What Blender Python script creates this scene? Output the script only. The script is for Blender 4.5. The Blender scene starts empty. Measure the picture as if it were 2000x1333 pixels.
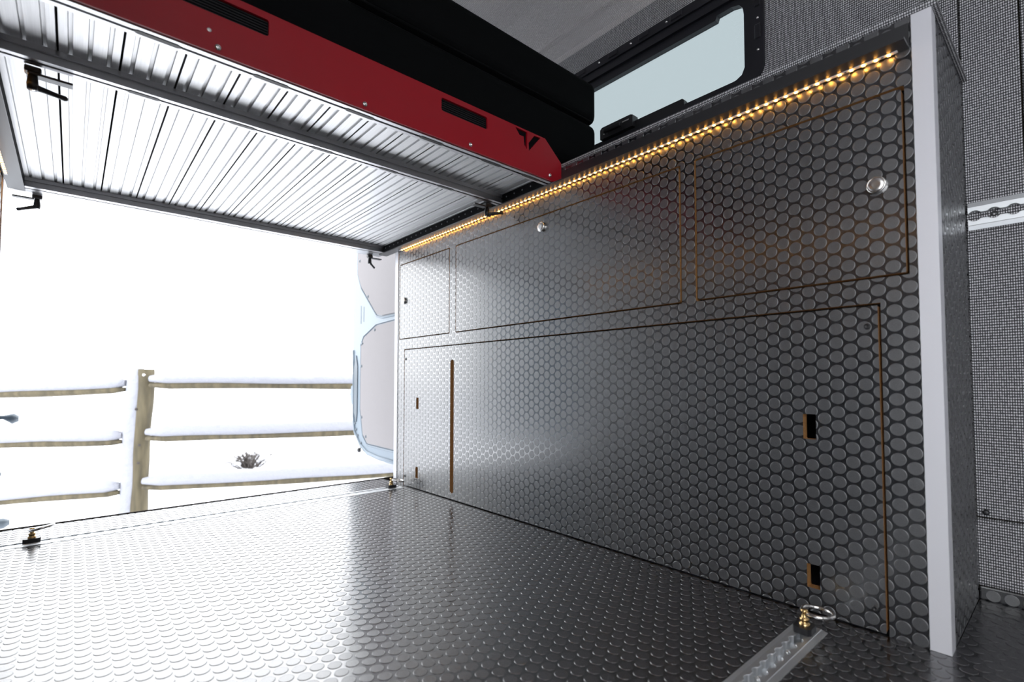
import bpy, bmesh, math, random
import numpy as np
from mathutils import Vector, Matrix
random.seed(7)

# ------------------------------------------------------------------ camera
S = 0.8                      # metres per layout unit
sc = bpy.context.scene
CAM = dict(f=977.4, cx=998.6, cy=708.87, yaw=0.719988, pitch=0.0387019, roll=0.0005557,
           pos=(-1.18998, -0.21039, 0.48782))
def cam_axes():
    a, b, c = CAM['yaw'], CAM['pitch'], CAM['roll']
    fwd = Vector((math.sin(a)*math.cos(b), math.cos(a)*math.cos(b), math.sin(b)))
    r = Vector((math.cos(a), -math.sin(a), 0)); up = r.cross(fwd)
    return math.cos(c)*r + math.sin(c)*up, -math.sin(c)*r + math.cos(c)*up, fwd
RA, UA, FA = cam_axes()
camd = bpy.data.cameras.new('camera'); cam = bpy.data.objects.new('camera', camd)
sc.collection.objects.link(cam)
camd.sensor_width = 36; camd.lens = CAM['f']/2000*36
camd.shift_x = (1000-CAM['cx'])/2000; camd.shift_y = (CAM['cy']-666.5)/2000
camd.clip_start = 0.02; camd.clip_end = 300
m = Matrix((RA, UA, -FA)).transposed().to_4x4(); m.translation = Vector(CAM['pos'])*S
cam.matrix_world = m
camd.dof.use_dof = True; camd.dof.focus_distance = 1.45*S*1.05; camd.dof.aperture_fstop = 3.5
sc.camera = cam

# ------------------------------------------------------------------ overcast sky, exposure
SKY = 5.4
w = bpy.data.worlds.new('overcast_sky'); sc.world = w; w.use_nodes = True
bg = w.node_tree.nodes['Background']
bg.inputs[0].default_value = (0.95, 0.972, 1.0, 1); bg.inputs[1].default_value = SKY
sc.view_settings.view_transform = 'Standard'; sc.view_settings.look = 'None'
sc.view_settings.gamma = 1; sc.view_settings.use_curve_mapping = False
sc.view_settings.exposure = 0.0
sc.cycles.max_bounces = 10; sc.cycles.diffuse_bounces = 5; sc.cycles.glossy_bounces = 5
sc.cycles.use_denoising = True
sc.cycles.sample_clamp_indirect = 12

# ------------------------------------------------------------------ materials
MATS = {}
def mat(name, col, rough=0.5, metal=0.0, ior=1.5, grain=None, emit=None, var=0.0, aniso=None, coat=0.0):
    mt = bpy.data.materials.new(name); mt.use_nodes = True
    nt = mt.node_tree; b = nt.nodes['Principled BSDF']
    b.inputs['Base Color'].default_value = (*col, 1); b.inputs['Roughness'].default_value = rough
    b.inputs['Metallic'].default_value = metal; b.inputs['IOR'].default_value = ior
    if coat: b.inputs['Coat Weight'].default_value = coat; b.inputs['Coat Roughness'].default_value = 0.12
    if emit:
        b.inputs['Emission Color'].default_value = (*emit[0], 1); b.inputs['Emission Strength'].default_value = emit[1]
    if grain or var:
        g = nt.nodes.new('ShaderNodeNewGeometry'); mp = nt.nodes.new('ShaderNodeMapping')
        nt.links.new(g.outputs['Position'], mp.inputs[0])
        if aniso: mp.inputs['Scale'].default_value = aniso
        n = nt.nodes.new('ShaderNodeTexNoise'); n.inputs['Scale'].default_value = grain[0] if grain else 40
        n.inputs['Detail'].default_value = 3
        nt.links.new(mp.outputs[0], n.inputs['Vector'])
        if grain:
            bp = nt.nodes.new('ShaderNodeBump'); bp.inputs['Strength'].default_value = grain[1]
            bp.inputs['Distance'].default_value = grain[2]
            nt.links.new(n.outputs[0], bp.inputs['Height']); nt.links.new(bp.outputs[0], b.inputs['Normal'])
        if var:
            rp = nt.nodes.new('ShaderNodeValToRGB')
            rp.color_ramp.elements[0].position = 0.3; rp.color_ramp.elements[1].position = 0.72
            rp.color_ramp.elements[0].color = (*[c*(1-var) for c in col], 1)
            rp.color_ramp.elements[1].color = (*[min(1, c*(1+var)) for c in col], 1)
            nt.links.new(n.outputs[0], rp.inputs[0]); nt.links.new(rp.outputs[0], b.inputs['Base Color'])
    MATS[name] = mt
    return mt
mat('rubber_sheet', (0.010, 0.011, 0.014), 0.21, ior=2.6, grain=(900, 0.02, 0.0004))
mat('rubber_stud', (0.041, 0.042, 0.047), 0.36, ior=2.5, grain=(1300, 0.14, 0.0004), var=0.7)
mat('floor_sheet', (0.006, 0.007, 0.009), 0.15, ior=2.4, grain=(900, 0.02, 0.0004))
mat('floor_stud', (0.026, 0.026, 0.030), 0.27, ior=2.4, grain=(1300, 0.08, 0.0004), var=0.5)
mat('raw_fibreboard', (0.34, 0.17, 0.055), 0.8, grain=(300, 0.4, 0.001), var=0.25)
mat('dark_board', (0.02, 0.016, 0.012), 0.9, ior=1.2)
mat('silver_trim', (0.70, 0.70, 0.74), 0.42, 0.25, grain=(500, 0.08, 0.0005))
mat('aluminium', (0.54, 0.54, 0.55), 0.33, 1.0, grain=(700, 0.10, 0.0004), aniso=(0.03, 1, 1))
mat('slat_metal', (0.72, 0.72, 0.725), 0.46, 1.0, grain=(600, 0.10, 0.0004), aniso=(1, 0.02, 1), var=0.06)
mat('track_metal', (0.72, 0.74, 0.76), 0.46, 1.0, grain=(700, 0.12, 0.0004), aniso=(0.03, 1, 1))
mat('steel', (0.75, 0.74, 0.72), 0.16, 1.0)
mat('satin_steel', (0.78, 0.76, 0.74), 0.28, 1.0)
mat('brass_bolt', (0.70, 0.48, 0.22), 0.25, 1.0)
mat('black_anodised', (0.022, 0.022, 0.024), 0.36, ior=1.7, grain=(900, 0.05, 0.0004))
mat('black_plastic', (0.012, 0.012, 0.014), 0.38)
mat('slot_insert_black', (0.03, 0.03, 0.032), 0.5)
mat('red_powdercoat', (0.33, 0.0015, 0.010), 0.38, ior=1.5, grain=(1200, 0.06, 0.0004))
mat('mattress_black', (0.0014, 0.0018, 0.0021), 0.9, ior=1.22, grain=(400, 0.25, 0.001))
mat('mesh_black', (0.003, 0.003, 0.004), 0.85, ior=1.2)
mat('frame_black', (0.012, 0.012, 0.016), 0.33)
mat('tape_white', (0.75, 0.75, 0.78), 0.5)
mat('led_warm', (1, 0.8, 0.5), 0.4, emit=((1.0, 0.43, 0.06), 42.0))
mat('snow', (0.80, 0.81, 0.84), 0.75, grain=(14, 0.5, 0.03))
mat('rail_snow', (0.25, 0.255, 0.285), 0.8, grain=(20, 0.5, 0.03))  # snow caps shaded down in colour to show against the bright sky
mat('weathered_wood', (0.080, 0.066, 0.038), 0.85, grain=(25, 0.6, 0.01), var=0.4, aniso=(1, 1, 0.15))
mat('twig', (0.05, 0.042, 0.038), 0.9)
mat('pale_twig', (0.66, 0.64, 0.66), 0.9)  # pale colour stands in for haze over the far saplings
mat('door_blue', (0.155, 0.195, 0.235), 0.35)
mat('door_hardware', (0.10, 0.12, 0.14), 0.4, 0.3)
mat('door_liner', (0.235, 0.222, 0.226), 0.9, grain=(700, 0.4, 0.001), var=0.15)
mat('body_grey', (0.25, 0.26, 0.28), 0.5)
mat('stud_grey', (0.10, 0.11, 0.12), 0.4)

def fabric(name, lo, hi, l1=0.0040, l2=0.0062):
    mt = bpy.data.materials.new(name); mt.use_nodes = True; nt = mt.node_tree; N = nt.nodes; L = nt.links
    b = N['Principled BSDF']; b.inputs['Roughness'].default_value = 0.92
    g = N.new('ShaderNodeNewGeometry'); sp = N.new('ShaderNodeSeparateXYZ'); L.new(g.outputs['Position'], sp.inputs[0])
    def mth(op, a, c=None):
        n = N.new('ShaderNodeMath'); n.operation = op
        for i, v in enumerate((a, c)):
            if v is None: continue
            if isinstance(v, (int, float)): n.inputs[i].default_value = v
            else: L.new(v, n.inputs[i])
        return n.outputs[0]
    v = mth('SUBTRACT', sp.outputs['Z'], sp.outputs['X'])
    A = mth('MULTIPLY', sp.outputs['Y'], math.pi/(l1*S)); B = mth('MULTIPLY', v, math.pi/(l2*S))
    d1 = mth('SINE', mth('ADD', A, B)); d2 = mth('SINE', mth('SUBTRACT', A, B))
    pr = mth('MULTIPLY', d1, d2)
    nz = N.new('ShaderNodeTexNoise'); nz.inputs['Scale'].default_value = 260; L.new(g.outputs['Position'], nz.inputs['Vector'])
    h = mth('ADD', pr, mth('MULTIPLY', mth('SUBTRACT', nz.outputs[0], 0.5), 1.3))
    rp = N.new('ShaderNodeValToRGB'); rp.color_ramp.elements[0].position = 0.0; rp.color_ramp.elements[1].position = 0.62
    rp.color_ramp.elements[0].color = (*lo, 1); rp.color_ramp.elements[1].color = (*hi, 1)
    L.new(h, rp.inputs[0]); L.new(rp.outputs[0], b.inputs['Base Color'])
    bp = N.new('ShaderNodeBump'); bp.inputs['Strength'].default_value = 0.5; bp.inputs['Distance'].default_value = 0.0015
    L.new(h, bp.inputs['Height']); L.new(bp.outputs[0], b.inputs['Normal'])
    MATS[name] = mt
fabric('woven_grey', (0.055, 0.055, 0.060), (0.70, 0.695, 0.72))
fabric('woven_grey_lit', (0.34, 0.322, 0.325), (0.84, 0.81, 0.815))  # wall weave again, lightened in colour to make up for missing ceiling light
def glass():
    mt = bpy.data.materials.new('tinted_glass'); mt.use_nodes = True; nt = mt.node_tree
    nt.nodes.remove(nt.nodes['Principled BSDF']); out = nt.nodes['Material Output']
    t = nt.nodes.new('ShaderNodeBsdfTransparent'); t.inputs[0].default_value = (0.325, 0.350, 0.355, 1)
    gl = nt.nodes.new('ShaderNodeBsdfGlossy'); gl.inputs['Roughness'].default_value = 0.02
    mx = nt.nodes.new('ShaderNodeMixShader'); mx.inputs[0].default_value = 0.04
    nt.links.new(t.outputs[0], mx.inputs[1]); nt.links.new(gl.outputs[0], mx.inputs[2]); nt.links.new(mx.outputs[0], out.inputs[0])
    MATS['tinted_glass'] = mt
glass()

# ------------------------------------------------------------------ helpers
COL = sc.collection
WO = {}
def setp(o, label=None, cat=None, group=None, kind=None):
    if label: o['label'] = label
    if cat: o['category'] = cat
    if group: o['group'] = group
    if kind: o['kind'] = kind
    return o
def place(o, origin, parent):
    origin = Vector(origin); WO[o.name] = origin
    COL.objects.link(o)
    if parent is not None:
        o.parent = parent; o.location = (origin - WO[parent.name])*S
    else: o.location = origin*S
    return o
def thing(name, loc, label, cat, group=None):
    o = bpy.data.objects.new(name, None); o.empty_display_size = 0.05
    place(o, loc, None); WO[o.name] = Vector(loc)
    return setp(o, label, cat, group)
def mesh_obj(name, me, mats, parent, origin):
    for mm in (mats if isinstance(mats, (list, tuple)) else [mats]): me.materials.append(MATS[mm])
    o = bpy.data.objects.new(name, me); place(o, origin, parent); WO[o.name] = Vector(origin)
    return o
class MB:
    def __init__(self): self.bm = bmesh.new(); self.midx = 0
    def _fin(self, vs, M=None):
        if M is not None:
            for v in vs: v.co = M @ v.co
    def box(self, a, b, bevel=0, seg=1, M=None):
        c = [(a[i]+b[i])/2 for i in range(3)]; d = [abs(b[i]-a[i]) for i in range(3)]
        r = bmesh.ops.create_cube(self.bm, size=1); vs = r['verts']
        for v in vs: v.co = Vector((c[0]+v.co.x*d[0], c[1]+v.co.y*d[1], c[2]+v.co.z*d[2]))
        fs = set(f for v in vs for f in v.link_faces)
        if bevel:
            es = list(set(e for v in vs for e in v.link_edges))
            r = bmesh.ops.bevel(self.bm, geom=es, offset=bevel, segments=seg, affect='EDGES', profile=0.5)
            vs = list(set(v for f in r['faces'] for v in f.verts) | set(v for v in vs if v.is_valid))
            fs = set(f for v in vs for f in v.link_faces)
        for f in fs: f.material_index = self.midx
        self._fin(vs, M); return self
    def lathe(self, prof, c, axis='z', n=20, M=None):
        # prof: list of (r, h) along axis
        rings = []; bm = self.bm; vs = []
        def P(r, h, t):
            x, y = r*math.cos(t), r*math.sin(t)
            q = {'z': (x, y, h), 'x': (h, x, y), '-x': (-h, y, x), 'y': (y, h, x), '-y': (x, -h, y), '-z': (y, x, -h)}[axis]
            return Vector((c[0]+q[0], c[1]+q[1], c[2]+q[2]))
        for r, h in prof:
            if r < 1e-7: ring = [bm.verts.new(P(0, h, 0))]
            else: ring = [bm.verts.new(P(r, h, 2*math.pi*i/n)) for i in range(n)]
            rings.append(ring); vs += ring
        for A, B in zip(rings, rings[1:]):
            for i in range(n):
                j = (i+1) % n
                if len(A) == 1 and len(B) == 1: continue
                if len(A) == 1: f = bm.faces.new((A[0], B[j], B[i])) if False else bm.faces.new((A[0], B[i], B[j]))
                elif len(B) == 1: f = bm.faces.new((A[i], B[0], A[j])) if False else bm.faces.new((A[i], A[j], B[0]))
                else: f = bm.faces.new((A[i], A[j], B[j], B[i]))
                f.smooth = True; f.material_index = self.midx
        self._fin(vs, M); return self
    def tube(self, pts, rad, n=8, cap=True, M=None):
        bm = self.bm; pts = [Vector(p) for p in pts]; rads = rad if isinstance(rad, (list, tuple)) else [rad]*len(pts)
        rings = []; prev = None; vs = []
        for i, p in enumerate(pts):
            t = (pts[min(i+1, len(pts)-1)] - pts[max(i-1, 0)]).normalized()
            ref = Vector((0, 0, 1)) if abs(t.z) < 0.9 else Vector((1, 0, 0))
            if prev is None: a = t.cross(ref).normalized()
            else: a = (prev - t*prev.dot(t)).normalized()
            prev = a; b = t.cross(a)
            ring = [bm.verts.new(p + (a*math.cos(2*math.pi*k/n)+b*math.sin(2*math.pi*k/n))*rads[i]) for k in range(n)]
            rings.append(ring); vs += ring
        for A, B in zip(rings, rings[1:]):
            for k in range(n):
                f = bm.faces.new((A[k], A[(k+1) % n], B[(k+1) % n], B[k])); f.smooth = True; f.material_index = self.midx
        if cap:
            bm.faces.new(rings[0][::-1]).material_index = self.midx; bm.faces.new(rings[-1]).material_index = self.midx
        self._fin(vs, M); return self
    def extrude(self, poly, axis, a0, a1, smooth=False, cap=True, M=None):
        # poly: list of 2-D points; axis 'x': (y,z), 'y': (x,z), 'z': (x,y)
        bm = self.bm
        def P(p, h): return {'x': (h, p[0], p[1]), 'y': (p[0], h, p[1]), 'z': (p[0], p[1], h)}[axis]
        A = [bm.verts.new(P(p, a0)) for p in poly]; B = [bm.verts.new(P(p, a1)) for p in poly]; n = len(poly)
        for i in range(n):
            f = bm.faces.new((A[i], A[(i+1) % n], B[(i+1) % n], B[i])); f.smooth = smooth; f.material_index = self.midx
        if cap:
            bm.faces.new(A[::-1]).material_index = self.midx; bm.faces.new(B).material_index = self.midx
        self._fin(A+B, M); return self
    def torus(self, c, R, r, M=None, n=28, k=8):
        bm = self.bm; G = []
        for i in range(n):
            t = 2*math.pi*i/n
            G.append([bm.verts.new((c[0]+(R+r*math.cos(2*math.pi*j/k))*math.cos(t), c[1]+(R+r*math.cos(2*math.pi*j/k))*math.sin(t), c[2]+r*math.sin(2*math.pi*j/k))) for j in range(k)])
        for i in range(n):
            for j in range(k):
                f = bm.faces.new((G[i][j], G[(i+1) % n][j], G[(i+1) % n][(j+1) % k], G[i][(j+1) % k])); f.smooth = True; f.material_index = self.midx
        self._fin([v for g in G for v in g], M); return self
    def build(self, name, mats, parent=None, origin=None, recalc=True):
        bm = self.bm
        if recalc: bmesh.ops.recalc_face_normals(bm, faces=bm.faces)
        if origin is None:
            lo = [min(v.co[i] for v in bm.verts) for i in range(3)]; hi = [max(v.co[i] for v in bm.verts) for i in range(3)]
            origin = [(lo[i]+hi[i])/2 for i in range(3)]
            if parent is None: origin[2] = lo[2]
        o = Vector(origin)
        for v in bm.verts: v.co = (v.co - o)*S
        me = bpy.data.meshes.new(name); bm.to_mesh(me); bm.free()
        return mesh_obj(name, me, mats, parent, o)
def copy_part(src, name, origin, parent):
    o = bpy.data.objects.new(name, src.data); place(o, origin, parent); WO[o.name] = Vector(origin); return o

def rrect(a0, a1, b0, b1, r=0.006, n=4):
    pts = []
    for cx, cy, t0 in ((a1-r, b1-r, 0), (a0+r, b1-r, 90), (a0+r, b0+r, 180), (a1-r, b0+r, 270)):
        for i in range(n+1):
            t = math.radians(t0+90*i/n); pts.append((cx+r*math.cos(t), cy+r*math.sin(t)))
    return pts
def plate(name, outer, holes, frame, c0, c1, mats, parent=None, origin=None):
    """flat board with cut-outs: frame 'x' -> (a,b)=(y,z) facing -x ; 'y' -> (x,z) facing -y ; c0 front, c1 back. mats: [front, sides]"""
    cu = bpy.data.curves.new('tmp', 'CURVE'); cu.dimensions = '2D'; cu.fill_mode = 'BOTH'; cu.extrude = 0.5
    for poly in [outer]+holes:
        sp = cu.splines.new('POLY'); sp.points.add(len(poly)-1); sp.use_cyclic_u = True
        for p, q in zip(sp.points, poly): p.co = (q[0], q[1], 0, 1)
    ob = bpy.data.objects.new('tmp', cu); me = bpy.data.meshes.new_from_object(ob)
    bpy.data.objects.remove(ob); bpy.data.curves.remove(cu)
    me.name = name
    n = len(me.vertices); co = np.empty(n*3); me.vertices.foreach_get('co', co); co = co.reshape(-1, 3)
    mi = []
    for p in me.polygons:
        zs = [co[i][2] for i in p.vertices]
        flat = max(zs)-min(zs) < 1e-4
        mi.append(0 if (flat and zs[0] > 0) else 1)
    a, b, t = co[:, 0], co[:, 1], 0.5-co[:, 2]           # t=0 front, 1 back
    c = c0+(c1-c0)*t
    W = np.stack([c, a, b], 1) if frame == 'x' else np.stack([a, c, b], 1) if frame == 'y' else np.stack([a, b, c], 1)
    if origin is None:
        origin = (W.min(0)+W.max(0))/2
        if parent is None: origin[2] = W[:, 2].min()
    W = (W-np.array(origin))*S
    me.vertices.foreach_set('co', W.reshape(-1))
    me.materials.clear()
    bm = bmesh.new(); bm.from_mesh(me)
    for f, k in zip(bm.faces, mi): f.material_index = k; f.smooth = False
    bmesh.ops.remove_doubles(bm, verts=bm.verts, dist=1e-6)
    bmesh.ops.recalc_face_normals(bm, faces=bm.faces); bm.to_mesh(me); bm.free()
    return mesh_obj(name, me, mats, parent, origin)

# ---- raised coin studs of the rubber sheet
P = 0.0286
PROF = [(0.01225, 0.0), (0.01190, 0.00055), (0.01135, 0.00075), (0.0105, 0.00055), (0.0101, 0.00055)]
def stud_template(n):
    vs = []; fs = []
    for r, h in PROF:
        for i in range(n):
            t = 2*math.pi*i/n; vs.append((r*math.cos(t), r*math.sin(t), h))
    vs.append((0, 0, 0.00055)); k = len(PROF)
    for j in range(k-1):
        for i in range(n):
            i2 = (i+1) % n; fs.append((j*n+i, j*n+i2, (j+1)*n+i2, (j+1)*n+i))
    tr = [((k-1)*n+i, (k-1)*n+(i+1) % n, k*n) for i in range(n)]
    return np.array(vs), np.array(fs), np.array(tr)
FR = {'x': (lambda a, b, h, c: np.stack([c-h, a, b], -1), False),     # wall facing -x  (a=y,b=z)
      '+x': (lambda a, b, h, c: np.stack([c+h, a, b], -1), True),
      'y': (lambda a, b, h, c: np.stack([a, c-h, b], -1), True),
      'z': (lambda a, b, h, c: np.stack([a, b, c+h], -1), True)}
def in_view(p):
    d = Vector(p)-Vector(CAM['pos']); z = d.dot(FA)
    if z < 0.05: return False
    u = CAM['cx']+CAM['f']*d.dot(RA)/z; v = CAM['cy']-CAM['f']*d.dot(UA)/z
    return -10 < u < 2010 and -10 < v < 1343
def sub_rects(rects, h):
    out = []
    for (a0, a1, b0, b1) in rects:
        if h[1] <= a0 or h[0] >= a1 or h[3] <= b0 or h[2] >= b1: out.append((a0, a1, b0, b1)); continue
        if h[2] > b0: out.append((a0, a1, b0, h[2]))
        if h[3] < b1: out.append((a0, a1, h[3], b1))
        c0, c1 = max(b0, h[2]), min(b1, h[3])
        if h[0] > a0: out.append((a0, h[0], c0, c1))
        if h[1] < a1: out.append((h[1], a1, c0, c1))
    return out
STUD_MESH = {}
def studs(parent, frame, c, rects, holes, centres, material, single=300, nseg=20, origin=None, cut=True):
    """studs inside union of rects minus holes; nearest whole ones become parts, the rest one joined relief"""
    fn, rev = FR[frame]; R = PROF[0][0]
    V, F, T = stud_template(nseg); n1 = len(V)
    regs = list(rects)
    for h in holes: regs = sub_rects(regs, h)
    whole, part = [], []
    for (a, b) in centres:
        inn = any(r[0]+R <= a <= r[1]-R and r[2]+R <= b <= r[3]-R for r in rects)
        hit = any(h[0]-R < a < h[1]+R and h[2]-R < b < h[3]+R for h in holes)
        if inn and not hit: whole.append((a, b))
        elif any(r[0]-R < a < r[1]+R and r[2]-R < b < r[3]+R for r in regs): part.append((a, b))
    def wp(a, b): return fn(np.array(a), np.array(b), np.array(0.0), c)
    if single:
        key = lambda q: ((Vector(wp(*q))-Vector(CAM['pos'])).length if in_view(wp(*q)) else 99)
        whole.sort(key=key)
        ind = [q for q in whole[:single] if in_view(wp(*q))]; rest = whole[len(ind):]
    else: ind, rest = [], whole
    k = (frame, material, nseg)
    if ind:
        if k not in STUD_MESH:
            pts = fn(V[:, 0], V[:, 1], V[:, 2], 0.0)*S
            me = bpy.data.meshes.new('stud')
            fl = [tuple(f) for f in F]+[tuple(t) for t in T]
            if rev != (frame in ('y',)): pass
            me.from_pydata([tuple(p) for p in pts], [], fl); me.materials.append(MATS[material])
            bm = bmesh.new(); bm.from_mesh(me); bmesh.ops.recalc_face_normals(bm, faces=bm.faces)
            ax = {'x': Vector((-1, 0, 0)), '+x': Vector((1, 0, 0)), 'y': Vector((0, -1, 0)), 'z': Vector((0, 0, 1))}[frame]
            cf = max(bm.faces, key=lambda f: abs(f.normal.dot(ax)))
            if cf.normal.dot(ax) < 0: bmesh.ops.reverse_faces(bm, faces=bm.faces)
            for f in bm.faces: f.smooth = True
            bm.to_mesh(me); bm.free(); STUD_MESH[k] = me
        for q in ind:
            o = bpy.data.objects.new('stud', STUD_MESH[k]); place(o, wp(*q), parent)
    # joined relief
    org = np.array(origin if origin is not None else WO[parent.name])
    VV = []; Q = []; TT = []; off = 0
    for (a, b) in rest:
        VV.append(fn(V[:, 0]+a, V[:, 1]+b, V[:, 2], c)); Q.append(F+off); TT.append(T+off); off += n1
    extra_v, extra_f = [], []
    if cut:
        for (a, b) in part:
            for r in regs:
                if r[1] <= a-R or r[0] >= a+R or r[3] <= b-R or r[2] >= b+R: continue
                bm = bmesh.new(); bv = [bm.verts.new((x+a, y+b, z)) for x, y, z in V]
                for f in F: bm.faces.new([bv[i] for i in f])
                for f in T: bm.faces.new([bv[i] for i in f])
                for co, no in (((r[0], 0, 0), (-1, 0, 0)), ((r[1], 0, 0), (1, 0, 0)), ((0, r[2], 0), (0, -1, 0)), ((0, r[3], 0), (0, 1, 0))):
                    bmesh.ops.bisect_plane(bm, geom=bm.verts[:]+bm.edges[:]+bm.faces[:], plane_co=co, plane_no=no, clear_outer=True)
                if bm.faces:
                    bm.verts.index_update(); base = off+len(extra_v)
                    loc = np.array([v.co[:] for v in bm.verts])
                    extra_f += [[v.index+base for v in f.verts] for f in bm.faces]
                    extra_v += [tuple(q) for q in fn(loc[:, 0], loc[:, 1], loc[:, 2], c)]
                bm.free()
    if not rest and not extra_v: return
    allv = np.concatenate(VV+([np.array(extra_v)] if extra_v else [])) if (VV or extra_v) else None
    allv = (allv-org)*S
    nq = sum(len(q) for q in Q); ntr = sum(len(t) for t in TT)
    loops = np.concatenate([np.concatenate(Q).reshape(-1) if Q else np.zeros(0, int), np.concatenate(TT).reshape(-1) if TT else np.zeros(0, int),
                            np.array([i for f in extra_f for i in f], int)]).astype(np.int32)
    tot = np.concatenate([np.full(nq, 4), np.full(ntr, 3), np.array([len(f) for f in extra_f], int)]).astype(np.int32)
    start = np.concatenate([[0], np.cumsum(tot)[:-1]]).astype(np.int32)
    if rev:   # keep outward normals
        pass
    me = bpy.data.meshes.new('stud_relief')
    me.vertices.add(len(allv)); me.vertices.foreach_set('co', allv.reshape(-1).astype(np.float32))
    me.loops.add(len(loops)); me.loops.foreach_set('vertex_index', loops)
    me.polygons.add(len(tot)); me.polygons.foreach_set('loop_start', start); me.polygons.foreach_set('loop_total', tot)
    me.polygons.foreach_set('use_smooth', np.ones(len(tot), bool)); me.update(calc_edges=True); me.validate()
    if frame in ('+x', 'y', 'z') and frame != 'z' and frame != '+x': pass
    ax = {'x': Vector((-1, 0, 0)), '+x': Vector((1, 0, 0)), 'y': Vector((0, -1, 0)), 'z': Vector((0, 0, 1))}[frame]
    if sum(p.normal.dot(ax) for p in list(me.polygons)[:40]) < 0: me.flip_normals()
    o = mesh_obj('stud_relief', me, material, parent, org)
    o['kind'] = 'stuff'
    return o
def wall_lattice(a0, a1, b0, b1):
    out = []
    for k in range(int(math.floor(a0/(0.866*P)))-1, int(a1/(0.866*P))+2):
        for n in range(int(b0/P)-2, int(b1/P)+2):
            a = k*0.866*P; b = (0.4+n+(0.5 if k % 2 else 0))*P
            if a0-0.013 < a < a1+0.013 and b0-0.013 < b < b1+0.013: out.append((a, b))
    return out
def floor_lattice(x0, x1, y0, y1):
    out = []; px, py = 0.0250, 0.0289
    for i in range(int((x0+0.5623)/px)-2, int((x1+0.5623)/px)+2):
        for j in range(int((y0-0.4935)/py)-2, int((y1-0.4935)/py)+2):
            x = -0.5623+i*px; y = 0.4935+j*py+(py/2 if i % 2 else 0)
            if x0-0.013 < x < x1+0.013 and y0-0.013 < y < y1+0.013: out.append((x, y))
    return out

# ------------------------------------------------------------------ the setting
XL, XW, XWL = -1.370, 0.370, -1.740          # left cabinet face, right wall, left wall
YR = 2.13; YF = -1.75                        # rear edge of floor, added front wall
TRK_R = (-1.345, -0.030, 1.865, 1.925)       # rear floor track
TRK_F = (-1.300, -0.0755, 0.129, 0.1885)     # front floor track
rects = [(XL, 0.0, YF, YR), (0.0, XW, YF, -0.0445), (XWL, XL, YF, -0.0445)]
fr = list(rects)
for h in (TRK_R, TRK_F): fr = sub_rects(fr, h)
mb = MB()
for (a, b, c, d) in fr: mb.box((a, c, -0.02), (b, d, 0))
floor = mb.build('floor', 'floor_sheet', origin=(-0.685, 0.2, -0.02)); setp(floor, 'dark grey coin-pattern rubber floor of the van', 'floor', kind='structure')
studs(floor, 'z', 0.0, rects, [TRK_R, TRK_F], floor_lattice(XWL, XW, -0.75, YR), 'floor_stud')
mb = MB(); mb.box((XL, YR, -0.03), (0.1, YR+0.010, 0.0028)); mb.build('edge_strip', 'dark_board', floor)
mb = MB(); mb.box((XWL, YF, -0.06), (XW+0.02, YR-0.01, -0.02)); mb.box((XWL, 2.05, -0.35), (XW, YR+0.0, -0.06))
o = mb.build('rear_sill', 'body_grey'); setp(o, 'grey body sill below the rear edge of the floor', 'sill', kind='structure')

# right wall, lower fabric panels ahead of the cabinet, upper panel with window opening
wr = MB(); wr.box((XW+0.006, YF, -0.02), (XW+0.03, 2.15, 0.9)); wr.box((XW+0.006, YF, 0.9), (XW+0.03, 0.30, 2.0)); wr.box((XW+0.006, 1.62, 0.9), (XW+0.03, 2.15, 2.0))
wr.box((XW+0.006, 0.30, 0.9), (XW+0.03, 1.62, 1.36)); wr.box((XW+0.006, 0.30, 1.80), (XW+0.03, 1.62, 2.0))
wall = wr.build('wall_right', 'dark_board'); setp(wall, 'right side wall of the van lined with grey woven fabric', 'wall', kind='structure')
def pad(y0, y1, z0, z1): MB().box((XW-0.004, y0, z0), (XW+0.006, y1, z1), 0.0025, 2).build('fabric_panel', 'woven_grey', wall)
pad(YF, -0.1425, 0.03, 0.1805); pad(-0.1415, -0.0, 0.03, 0.1805)
pad(YF, -0.1425, 0.1835, 2.0-0.12); pad(-0.1395, -0.0425, 0.1835, 1.88); pad(-0.0405, 0.02, 1.0, 1.88)
plate('fabric_panel', [(0.02, 1.15), (2.13, 1.15), (2.13, 1.876), (0.02, 1.876)], [rrect(0.42, 1.50, 1.41, 1.745, 0.05, 6)], 'x', XW-0.004, XW+0.006, ['woven_grey', 'woven_grey'], wall)
MB().lathe([(0, 0.007), (0.003, 0.0075), (0.0058, 0.006), (0.0062, 0)], (XW-0.004, -0.0595, 0.195), '-x', 14).build('screw', 'black_plastic', wall)
# rubber kick strip at the foot of the wall
kick = MB().box((XW-0.012, YF, 0.0), (XW-0.004, -0.0445, 0.030), 0.003, 2).build('baseboard_right', 'rubber_sheet'); setp(kick, 'low rubber kick strip along the foot of the fabric wall', 'baseboard', kind='structure')
studs(kick, 'x', XW-0.012, [(YF, -0.046, 0.001, 0.03)], [], [(-0.0665-0.0295*i, 0.013) for i in range(16)], 'rubber_stud', single=6)

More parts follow.
